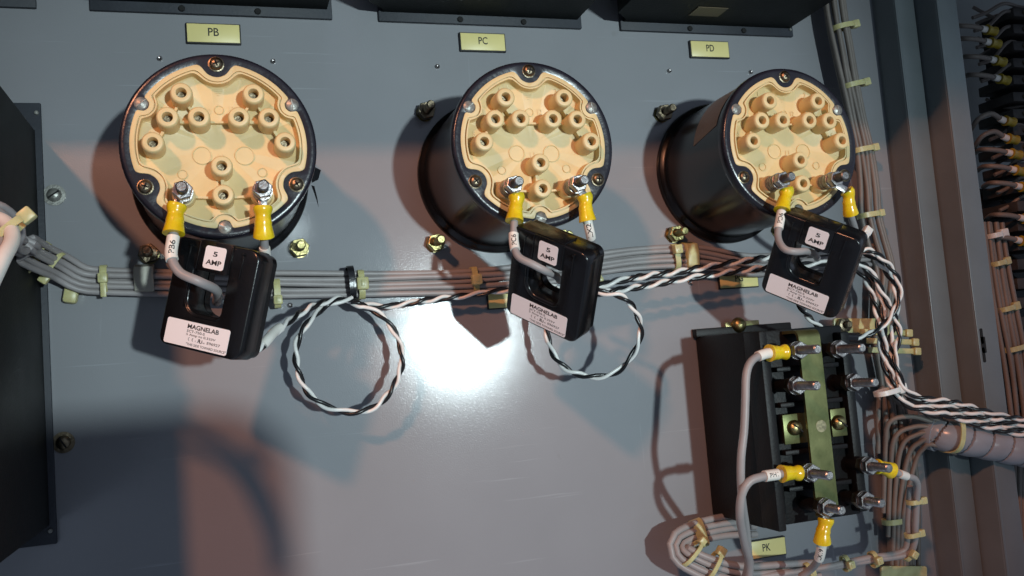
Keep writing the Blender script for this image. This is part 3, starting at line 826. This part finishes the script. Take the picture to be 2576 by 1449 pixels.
tie(2120, 68, .018, -79, .0098, .0060, 'yellowed tie, highest on the tall cable bundle', 'left', hs=.0068)
tie(2147, 214, .018, -79, .0098, .0060, 'yellowed tie on the tall cable bundle, level with the PD transducer top', 'left', hs=.0068)
tie(2170, 377, .017, -82, .0094, .0058, 'yellowed tie on the tall bundle beside the PD transducer face', 'left', hs=.0065)
tie(2185, 541, .017, -84, .0090, .0058, 'blurred yellow tie on the tall bundle above the right current transformer', 'left')
tie(2250, 1310, .012, -89, .0095, .0058, 'shaded tie on the tall bundle near the bottom right', 'left')
tie(262, 702, .009, 0, .0080, .0042, 'pale tie with upright tail on the left end of the cable run', 'front', tail=.012)
tie(697, 738, .009, 0, .0090, .0046, 'yellow tie showing past the right edge of the left current transformer', 'frontlow')
tie(908, 716, .009, 0, .0092, .0050, 'yellow tie on the cable run next to the black tie', 'front', hs=.0085)
tie(883, 712, .011, 2, .0108, .0078, 'black tie holding the twisted leads to the cable run', 'right', m='foil', hs=.0055)
tie(1193, 706, .009, 2, .0090, .0046, 'tie in orange shade on the cable run left of the middle current transformer', 'front', hs=.0075)
tie(1503, 706, .016, 6, .0040, .0040, 'small tie just right of the middle current transformer', 'front', hs=.004)
tie(1697, 646, .010, 5, .0090, .0048, 'yellow tie over the clamp below the bolt left of the PD transducer', 'fronthigh', hs=.0070)
tie(98, 642, .035, -40, .0085, .0062, 'pale tie loop on the sloping cables at the left case', 'right', w=.0030, hs=.0062)
tie(138, 668, .020, -36, .0085, .0062, 'second pale tie loop on the sloping cables, nearer the panel', 'right', w=.0028, hs=.0060)
tie(26, 578, .176, -50, .0078, .0055, 'cream tie with square head on the thick pale cables', 'left', w=.0034, hs=.0066)
q = MB().box((0, 0, .004), (.0085, .0105, .008), bev=.0020); obj('tie_mount', q, 'nylon', frame=F(at(181, 744, 0), (1, -.2, 0), None, (0, 0, 1)), local=True, label='dull yellow nylon mount on the panel below the cable bend', cat='tie mount')
tie(2232, 985, .045, -82, .0100, .0060, 'white nylon tie gathering the twisted leads at their bend', 'left', m='nylonwhite', hs=.0078, w=.0038, group='white nylon ties')
tie(2170, 596, .045, -40, .0040, .0040, 'white tie block behind the top right corner of the right current transformer', 'left', m='nylonwhite', hs=.0070, w=.0038, group='white nylon ties')
for k, (u, v, w_) in enumerate(((2284, 838, 'upper'), (2300, 861, 'middle'), (2305, 884, 'lower'))):
    p0 = at(u - 120, v - 4, .022); p1 = at(u, v, .022); t = thing('cable_tie', '%s of three stacked yellow ties pointing right beside the twisted leads' % w_, 'cable tie', F(p1), 'stacked yellow ties')
    d = (p1 - p0).normalized(); T_ = F((p0 + p1) / 2, d, None, (0, 0, 1))
    obj('strap', MB().box((0, 0, 0), ((p1 - p0).length, .0044, .0014), T_, bev=.0004), 'nylon', t)
    obj('head', MB().box((0, 0, 0), (.0062, .0062, .0056), F(p1, d, None, (0, 0, 1)), bev=.0010), 'nylon', t)


def pclamp(u0, u1, v, h, hh, label, m='clamp', th=.010):
    p0, p1 = at(u0, v, h), at(u1, v, h); t = thing('cable_clamp', label, 'cable clamp', F(p0), 'flat cable clamps')
    d = (p1 - p0); T_ = F((p0 + p1) / 2, d, None, (0, 0, 1)); obj('band', MB().prism(rrect(-d.length / 2, d.length / 2, -hh / 2, hh / 2, .0022, 5), -.0012, .0012, T_, bev=.0005), m, t)
    return t


q = MB(); q.prism([(-.0105, 0), (-.0100, .006), (-.0075, .0135), (0, .0150), (.0075, .0135), (.0100, .006), (.0105, 0)], -.0058, .0058, F(at(366, 706, 0), (0, 1, 0), None, (1, 0, 0)), bev=.0008, smooth=True)
obj('cable_clamp', q, 'clamp', label='broad grey sleeve round the cable run below the first bolt', cat='cable clamp', group='flat cable clamps')
q = MB(); q.prism([(-.0120, 0), (-.0118, .006), (-.0090, .0140), (0, .0155), (.0090, .0140), (.0115, .006), (.0120, 0)], -.0050, .0050, F(at(1722, 648, 0), (0, 1, 0), None, (1, .06, 0)), bev=.0008, smooth=True)
obj('cable_clamp', q, 'nylon', label='translucent yellow sleeve round the cable run left of the PG plate', cat='cable clamp', group='flat cable clamps')
t = pclamp(2096, 2262, 819, .016, .0115, 'yellow nylon clamp with a dark hex bolt above the relay', 'nylon')
c = at(2118, 818, .018); q = MB(); nut_mb(q, .0060, 0, .0050, F(c)); q.lathe(stud_prof(.0030, .004, .010), F(c), 18); obj('bolt', q, 'bronze', t)
t = pclamp(2215, 2330, 1440, .016, .010, 'yellow clamp at the bottom edge under the tall bundle', 'nylon')

# ------------------------------------------------------------------ relay at the lower right
t = thing('relay', 'black panel relay with olive strap and eight studs, lower right', 'relay', F((.384, -.2, 0)))
X0, X1, Y0, Y1 = .3435, .4250, -.2650, -.1290
q = MB().box(((X0 + X1) / 2, (Y0 + Y1) / 2, .0355), (X1 - X0, Y1 - Y0, .070), bev=.0015); body = obj('body', q, 'relay', t)
q = MB().box((X0 + .0030, (Y0 + Y1) / 2, .0795), (.0062, Y1 - Y0 - .001, .0205), bev=.0010)
q.box((X0 + .0130, (Y0 + Y1) / 2 - .001, .0735), (.0045, Y1 - Y0 - .020, .008), bev=.0010)
q.box((X1 - .0040, (Y0 + Y1) / 2 - .001, .074), (.0075, Y1 - Y0 - .008, .010), bev=.0015)
for y in (-.157, -.182, -.215, -.240): q.box(((X0 + X1) / 2 + .004, y, .0735), (X1 - X0 - .030, .0035, .009), bev=.0008)
obj('terminal_block', q, 'relay', t)
q = MB().box(((X0 + X1) / 2, Y1 + .0028, .0035), (X1 - X0 + .004, .0070, .007), bev=.001); obj('flange', q, 'relay', t)
q = MB().box(((X0 + X1) / 2 + .012, Y0 - .004, .004), (X1 - X0 - .014, .009, .008), bev=.001); obj('flange', q, 'relay', t)
# strap: rises from the panel over the top and runs down the front
hS = .0895
a0, a1 = at(2005, 830, hS), at(2060, 826, hS); b0, b1 = at(2058, 1292, hS), at(2112, 1290, hS)
xl, xr, yt, yb = (a0.x + b0.x) / 2, (a1.x + b1.x) / 2, a0.y, b0.y - .002
q = MB(); th = .0022; R_ = .006
path = [(yt, .004), (yt, hS - R_)] + [(yt - R_ + R_ * math.cos(math.radians(k)), hS - R_ + R_ * math.sin(math.radians(k))) for k in range(15, 91, 15)] + [(yb, hS)]
inn = [(yt - th, .004), (yt - th, hS - R_)] + [(yt - R_ + (R_ - th) * math.cos(math.radians(k)), hS - R_ + (R_ - th) * math.sin(math.radians(k))) for k in range(15, 91, 15)] + [(yb, hS - th)]
lp = path + inn[::-1]; n = len(lp); b = bmesh.new()
v0 = [b.verts.new((xl, y, z)) for y, z in lp]; v1 = [b.verts.new((xr, y, z)) for y, z in lp]
m_ = len(path)
for k in range(n): b.faces.new((v0[k], v0[(k + 1) % n], v1[(k + 1) % n], v1[k]))
for k in range(m_ - 1):
    b.faces.new((v0[k], v0[k + 1], v0[n - 2 - k], v0[n - 1 - k])); b.faces.new((v1[k], v1[k + 1], v1[n - 2 - k], v1[n - 1 - k]))
q.join(b); obj('strap', q, 'olive', t, sharp=30)
q = MB(); q.box(((xl + xr) / 2, yt - th / 2 + .004, .0052), (xr - xl, .012, .0022)); c = at(1857, 818, .006)
obj('strap_foot', q, 'olive', t)
q = MB().box((c.x + .004, c.y - .002, .0050), (.030, .010, .0020), bev=.0004); obj('strap_foot', q, 'brass', t)
q = MB().lathe([(.0062, 0), (.0060, .0018), (.0048, .0042), (.0025, .0056), (0, .006)], F((c.x, c.y, .006)), 28); obj('strap_screw', q, 'brass', t)
c = at(2066, 1072, hS); q = MB().lathe([(.0042, .0000), (.0041, .00012), (0, .00014)], F((c.x, c.y, hS)), 26); obj('worn_spot', q, 'worn', t)
# cross plates with screws
for (u0, v0_, u1, v1_, su, sv) in ((1968, 1044, 2036, 1112, 1999, 1076), (2088, 1030, 2133, 1095, 2110, 1063)):
    hC = .0800; p, r_ = at(u0, v0_, hC), at(u1, v1_, hC)
    q = MB().box(((p.x + r_.x) / 2, (p.y + r_.y) / 2, hC - .001), (abs(r_.x - p.x), abs(r_.y - p.y), .002), bev=.0004); cp = obj('cross_plate', q, 'olive', t)
    c = at(su, sv, hC + .001); q = MB().lathe([(.0054, 0), (.0053, .0012), (.0040, .0033), (.0018, .0042), (0, .0044)], F(c), 26); ss = obj('plate_screw', q, 'brass', cp)
    q = MB().box((0, 0, .0040), (.0090, .0009, .0012), F(c) @ Matrix.Rotation(-.7, 4, 'Z')); obj('slot', q, 'hole', ss)
STUDS = {}
for nm, (u, v), (ut, vt), h0 in (('L1', (2012, 881), (2058, 883), .098), ('R1', (2115, 878), (2170, 874), .092), ('L2', (2008, 970), (2056, 972), .098), ('R2', (2152, 962), (2203, 958), .092),
                                 ('L3', (2043, 1190), (2088, 1197), .098), ('R3', (2190, 1172), (2238, 1182), .092), ('L4', (2083, 1277), (2119, 1283), .098), ('R4', (2180, 1259), (2220, 1268), .092)):
    p = at(u, v, h0); lo, hi = h0, h0 + .05
    for _ in range(40):
        mid = (lo + hi) / 2; d = RC @ (Vector((p.x, p.y, mid)) - CAM)
        if 1288 - FPX * d.x / d.z < ut: lo = mid
        else: hi = mid
    hT = max(lo, h0 + .014); STUDS[nm] = (p, hT); T_ = F((p.x, p.y, 0)); k_ = h0 - .003
    q = MB().lathe([(.0046, .068), (.0046, k_ - .008), (.0042, k_ - .007)], T_, 24); s = obj('stud_post', q, 'relay', t)
    q = MB(); nut_mb(q, .0062, k_ - .0065, k_ - .0012, T_, .2); obj('nut', q, 'bronze', s, sharp=25)
    q = MB(); q.lathe([(.0062, k_ - .0010), (.0062, k_ + .0002)], T_, 28); nut_mb(q, .0062, k_ + .0004, k_ + .0050, T_, .5); obj('nut', q, 'steel', s, sharp=25)
    q = MB().lathe(stud_prof(.0031, .080, hT, .0009, .00022), T_, 22); obj('stud', q, 'steel', s)
RL = 'leads wired to the relay studs'


def sp(nm, dz=-.0055): p, h = STUDS[nm]; return Vector((p.x, p.y, p.z + dz))


lead([sp('L1', -.0035)] + A([(1990, 884, .094), (1958, 887, .094), (1925, 890, .096), (1893, 906, .098), (1878, 940, .099), (1875, 1010, .100), (1872, 1080, .100), (1864, 1160, .098), (1866, 1250, .090), (1878, 1340, .070), (1882, 1420, .055), (1868, 1470, .04)]),
     'long grey lead from the top stud hanging down the relay face', r=.0027, tongue=.0080, crimp=.0145, sleeve=(.0215, .0330), group=RL)
lead([sp('L3', -.0035)] + A([(2020, 1190, .095), (1985, 1190, .096), (1950, 1194, .097), (1915, 1200, .098), (1885, 1212, .098), (1866, 1245, .096), (1862, 1300, .090), (1872, 1360, .075), (1886, 1420, .060), (1878, 1480, .05)]),
     'grey lead with PH1 marker from the third left stud', r=.0029, tongue=.0080, crimp=.0150, sleeve=(.0262, .0370), txt='PH1', mirror=True, group=RL, tsize=.9)
lead([sp('L4', -.0035)] + A([(2078, 1305, .094), (2070, 1340, .094), (2067, 1372, .092), (2060, 1405, .084), (2042, 1430, .070), (2015, 1450, .060)]),
     'short lead with LX19 marker below the lowest left stud', r=.0026, tongue=.0080, crimp=.0160, sleeve=(.0245, .0400), txt='LX19', mirror=True, group=RL, tsize=.95)
lead([sp('R3', -.0035)] + A([(2220, 1176, .086), (2252, 1188, .084), (2280, 1198, .080), (2300, 1204, .076), (2308, 1222, .070), (2306, 1260, .062), (2303, 1320, .055), (2300, 1368, .050), (2280, 1395, .046), (2200, 1408, .042), (2100, 1425, .040),
                              (2000, 1440, .038), (1900, 1452, .036)]),
     'right hand lead from the relay running down and back along the bottom', r=.0024, tongue=.0090, crimp=.0150, sleeve=(.0330, .0420), group=RL)
bundle(A([(2290, 1225, .062), (2287, 1300, .052), (2283, 1370, .046), (2262, 1392, .044), (2180, 1405, .042), (2080, 1425, .040), (1980, 1440, .038), (1900, 1452, .036)]), [(0, 0)], 'second grey wire beside the lead on the right of the relay', r=.0024, wob=.0003, cat='wire', name='single_wire')
bundle(A([(1900, 1318, .010), (1830, 1322, .014), (1765, 1335, .020), (1712, 1360, .026), (1712, 1390, .030), (1750, 1415, .034), (1810, 1438, .036), (1880, 1450, .036), (1980, 1444, .036), (2060, 1440, .036)]),
       [(-.0072, 0), (-.0025, .001), (.0023, 0), (.0070, .001), (0, -.0040)], 'looped grey cables turning back under the relay at the bottom', r=.0025)
tie(1757, 1342, .020, 12, .0098, .0040, 'wide yellow clip on the cable loop below the relay, upper left', 'frontlow', w=.0085, hs=.006)
tie(1738, 1392, .031, -50, .0105, .0060, 'thin yellow tie on the bend of the cable loop', 'left', w=.0028, hs=.0055)
tie(1792, 1422, .036, -38, .0100, .0060, 'yellow tie on the lower run of the cable loop', 'left', w=.0030, hs=.0068)
for u, v, h, an, lab in ((2300, 1262, .060, -88, 'tie on the pair of wires right of the relay, topmost'), (2295, 1345, .052, -86, 'tie on the pair of wires right of the relay, lower'),
                         (2285, 1392, .046, -40, 'tie at the bottom right corner of the wire pair'), (2197, 1407, .043, -170, 'tie on the bottom wires between the corner and the LX19 lead'),
                         (2127, 1417, .041, -170, 'tie on the bottom wires just right of the LX19 lead'), (2030, 1436, .040, -170, 'tie on the bottom wires left of the LX19 lead')):
    tie(u, v, h, an, .0052, .0036, lab, 'left' if an > -100 and an < -60 else 'front', w=.0034, hs=.0058, group='ties on the relay wires')

# ------------------------------------------------------------------ spiral conduit
P = spline(A([(2322, 1080, .014), (2345, 1088, .032), (2400, 1100, .044), (2480, 1116, .048), (2600, 1140, .054), (2700, 1160, .058)]), .0006)
t = thing('spiral_conduit', 'grey spiral wrapped conduit leaving to the right edge', 'conduit', F(P[0]))
P2 = cut(P, .013, 1); q = MB(); vs = []; fs = []; n = 48; s = 0
for k, p in enumerate(P2):
    if k: s += (P2[k] - P2[k - 1]).length
    tg = (P2[min(k + 1, len(P2) - 1)] - P2[max(k - 1, 0)]).normalized(); a_ = Vector((0, 1, 0)); a_ = (a_ - tg * a_.dot(tg)).normalized(); b_ = tg.cross(a_)
    for m_ in range(n):
        an = 2 * PI * m_ / n; f = (s / .0175 + m_ / n) % 1
        rr = .0120 + .0009 * math.sin(PI * f) - (.0026 if f < .055 else 0)
        vs.append(p + (a_ * math.cos(an) + b_ * math.sin(an)) * rr)
for k in range(len(P2) - 1):
    for m_ in range(n): fs.append((k * n + m_, k * n + (m_ + 1) % n, (k + 1) * n + (m_ + 1) % n, (k + 1) * n + m_))
q.faces(vs, fs, None, True); obj('spiral_wrap', q, 'conduit', t)
q = MB(); C = cut(P, .010, .024); q.tube(C, .0142, 36); obj('end_band', q, 'conduit', t)
obj('end_opening', MB().tube([C[0] - (C[1] - C[0]).normalized() * .0006, C[0]], .0125, 30), 'hole', t)
tie(2388, 1090, .044, -12, .0145, .0140, 'yellow tie round the spiral conduit near its end', 'left', w=.0042, hs=.0080)

# ------------------------------------------------------------------ wiring bay on the far right
t = thing('terminal_strip', 'upper black terminal strip in the wiring bay', 'terminal strip', F((.72, .1, -.02)), 'terminal strips in the wiring bay')
for k in range(9):
    c = at(2585, 40 + 42 * k, .0); obj('terminal_module', MB().box((c.x, c.y, -.012), (.050, .0088, .040), bev=.0008), 'module', t)
for k in range(9):
    c = at(2560, 40 + 42 * k, .0); obj('terminal_screw', MB().lathe([(.0026, .008), (.0026, .0092), (0, .0096)], F((c.x, c.y, 0)), 14), 'bronze', t)
obj('rail', MB().box((at(2600, 200, -.02).x, at(2600, 200, -.02).y, -.040), (.060, .110, .008)), 'relay', t)
t = thing('terminal_strip', 'lower black terminal strip in the wiring bay', 'terminal strip', F((.72, -.1, -.02)), 'terminal strips in the wiring bay')
for k in range(17):
    c = at(2592, 425 + 48 * k, .0); obj('terminal_module', MB().box((c.x, c.y, -.012), (.046, .0095, .040), bev=.0008), 'module', t)
obj('rail', MB().box((at(2600, 760, -.02).x, at(2600, 760, -.02).y, -.040), (.060, .220, .008)), 'relay', t)
q = MB(); c0 = at(2432, 0, -.01)
b0_, b1_ = at(2440, 330, -.004), at(2440, 640, -.004)
obj('wiring_duct', MB().box((.628, .03, -.030), (.010, .50, .012)), 'wall', label='pale slotted duct edge right beside the taller frame post', cat='wiring duct')
q = MB()
for k in range(14):
    c = at(2450, 20 + 48 * k, -.015); q.box((.640, c.y, -.024), (.014, .0055, .006))
obj('duct_tooth', q, 'wall', label='row of pale duct teeth along the wiring bay', cat='duct teeth')
BAY = 'yellow lugged leads in the wiring bay'
rowsv = [(75, 2466), (107, 2475), (152, 2488), (198, 2498), (303, 2512), (348, 2520), (386, 2528), (428, 2538), (470, 2552), (550, 2560), (606, 2552), (700, 2600)]
nth = ['topmost', 'second from the top', 'third from the top', 'fourth from the top', 'fifth from the top', 'sixth from the top', 'seventh from the top', 'eighth from the top', 'ninth from the top', 'tenth from the top', 'eleventh from the top']
for k, (v, u) in enumerate(rowsv[:11]):
    arch = 40 if 3 < k < 6 else 4
    hh = .012
    pts = A([(u + 46, v + 6, hh), (u + 30, v + 3, hh), (u + 8, v - 2, hh), (u - 18, v - 7 - arch * .25, hh), (u - 48, v - 10 + (0 if arch < 9 else 4), hh - .004), (u - 66, v - 8 + (arch - 4) * .7, hh - .014), (u - 78, v + (arch - 4), hh - .03)])
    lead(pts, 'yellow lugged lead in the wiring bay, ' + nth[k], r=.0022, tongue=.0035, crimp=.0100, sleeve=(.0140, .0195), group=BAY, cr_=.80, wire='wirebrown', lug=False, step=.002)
for k, (v0_, v1_) in enumerate(((45, 15), (78, 35), (120, 74), (162, 112), (205, 168), (352, 320), (398, 366), (440, 405), (486, 452), (530, 500))):
    P = spline(A([(2440 + v0_ * .14, v0_, -.005), (2478 + v0_ * .12, v0_ - 14, -.002), (2520 + v0_ * .1, v1_ - 6, .004), (2560 + v0_ * .08, v1_ + 2, .002), (2610, v1_ + 8, 0)]), .003)
    obj('bay_wire', MB().tube(P, .0017, 8), 'wirebrown', frame=F(P[0]), label='thin dull wire crossing the wiring bay, number %s down from the top' % ('one two three four five six seven eight nine ten'.split()[k]), cat='wire', group='thin wires in the wiring bay')
for k, (v0_, dv) in enumerate(((18, 30), (60, -22), (95, 34), (140, -28), (184, 30), (250, 22), (330, -30), (372, 26), (415, -26), (455, 30), (505, 26), (575, -24), (640, 22), (690, 26))):
    P = spline(A([(2446 + v0_ * .14, v0_, -.030), (2474 + v0_ * .12, v0_ + dv * .5, -.022), (2512 + v0_ * .1, v0_ + dv, -.010), (2552 + v0_ * .08, v0_ + dv * .7, -.006), (2620, v0_ + dv * .4, -.008)]), .003)
    obj('bay_wire', MB().tube(P, .0017, 8), 'wirebrown', frame=F(P[0]), label='dull grey wire sagging behind the yellow lugs of the wiring bay', cat='wire', group='sagging wires in the wiring bay')
bundle(A([(2486, 560, .004), (2496, 640, .006), (2510, 730, .008), (2526, 820, .010), (2540, 900, .010), (2552, 1000, .010), (2560, 1100, .010), (2566, 1250, .010), (2572, 1500, .010)]),
       [(-.006, 0), (-.002, .002), (.002, 0), (.006, .002), (.010, 0), (.014, .002)], 'brown lit cable bundle down the wiring bay at the right edge', r=.0021, m='wirebrown')
tie(2502, 592, .008, -82, .0060, .0050, 'pale square tie on the bay bundle, uppermost', 'left', m='nylonwhite', hs=.0085, group='ties in the wiring bay')
tie(2510, 662, .008, -80, .0065, .0050, 'cream tie on the bay bundle, below the pale square one', 'left', hs=.0070, group='ties in the wiring bay')
tie(2530, 776, .010, -80, .0075, .0050, 'yellow tie on the bay bundle, level with the lower twisted leads', 'left', hs=.0075, group='ties in the wiring bay')
tie(2552, 876, .010, -82, .0095, .0055, 'yellow tie on the bay bundle just above the slots', 'left', hs=.0075, group='ties in the wiring bay')
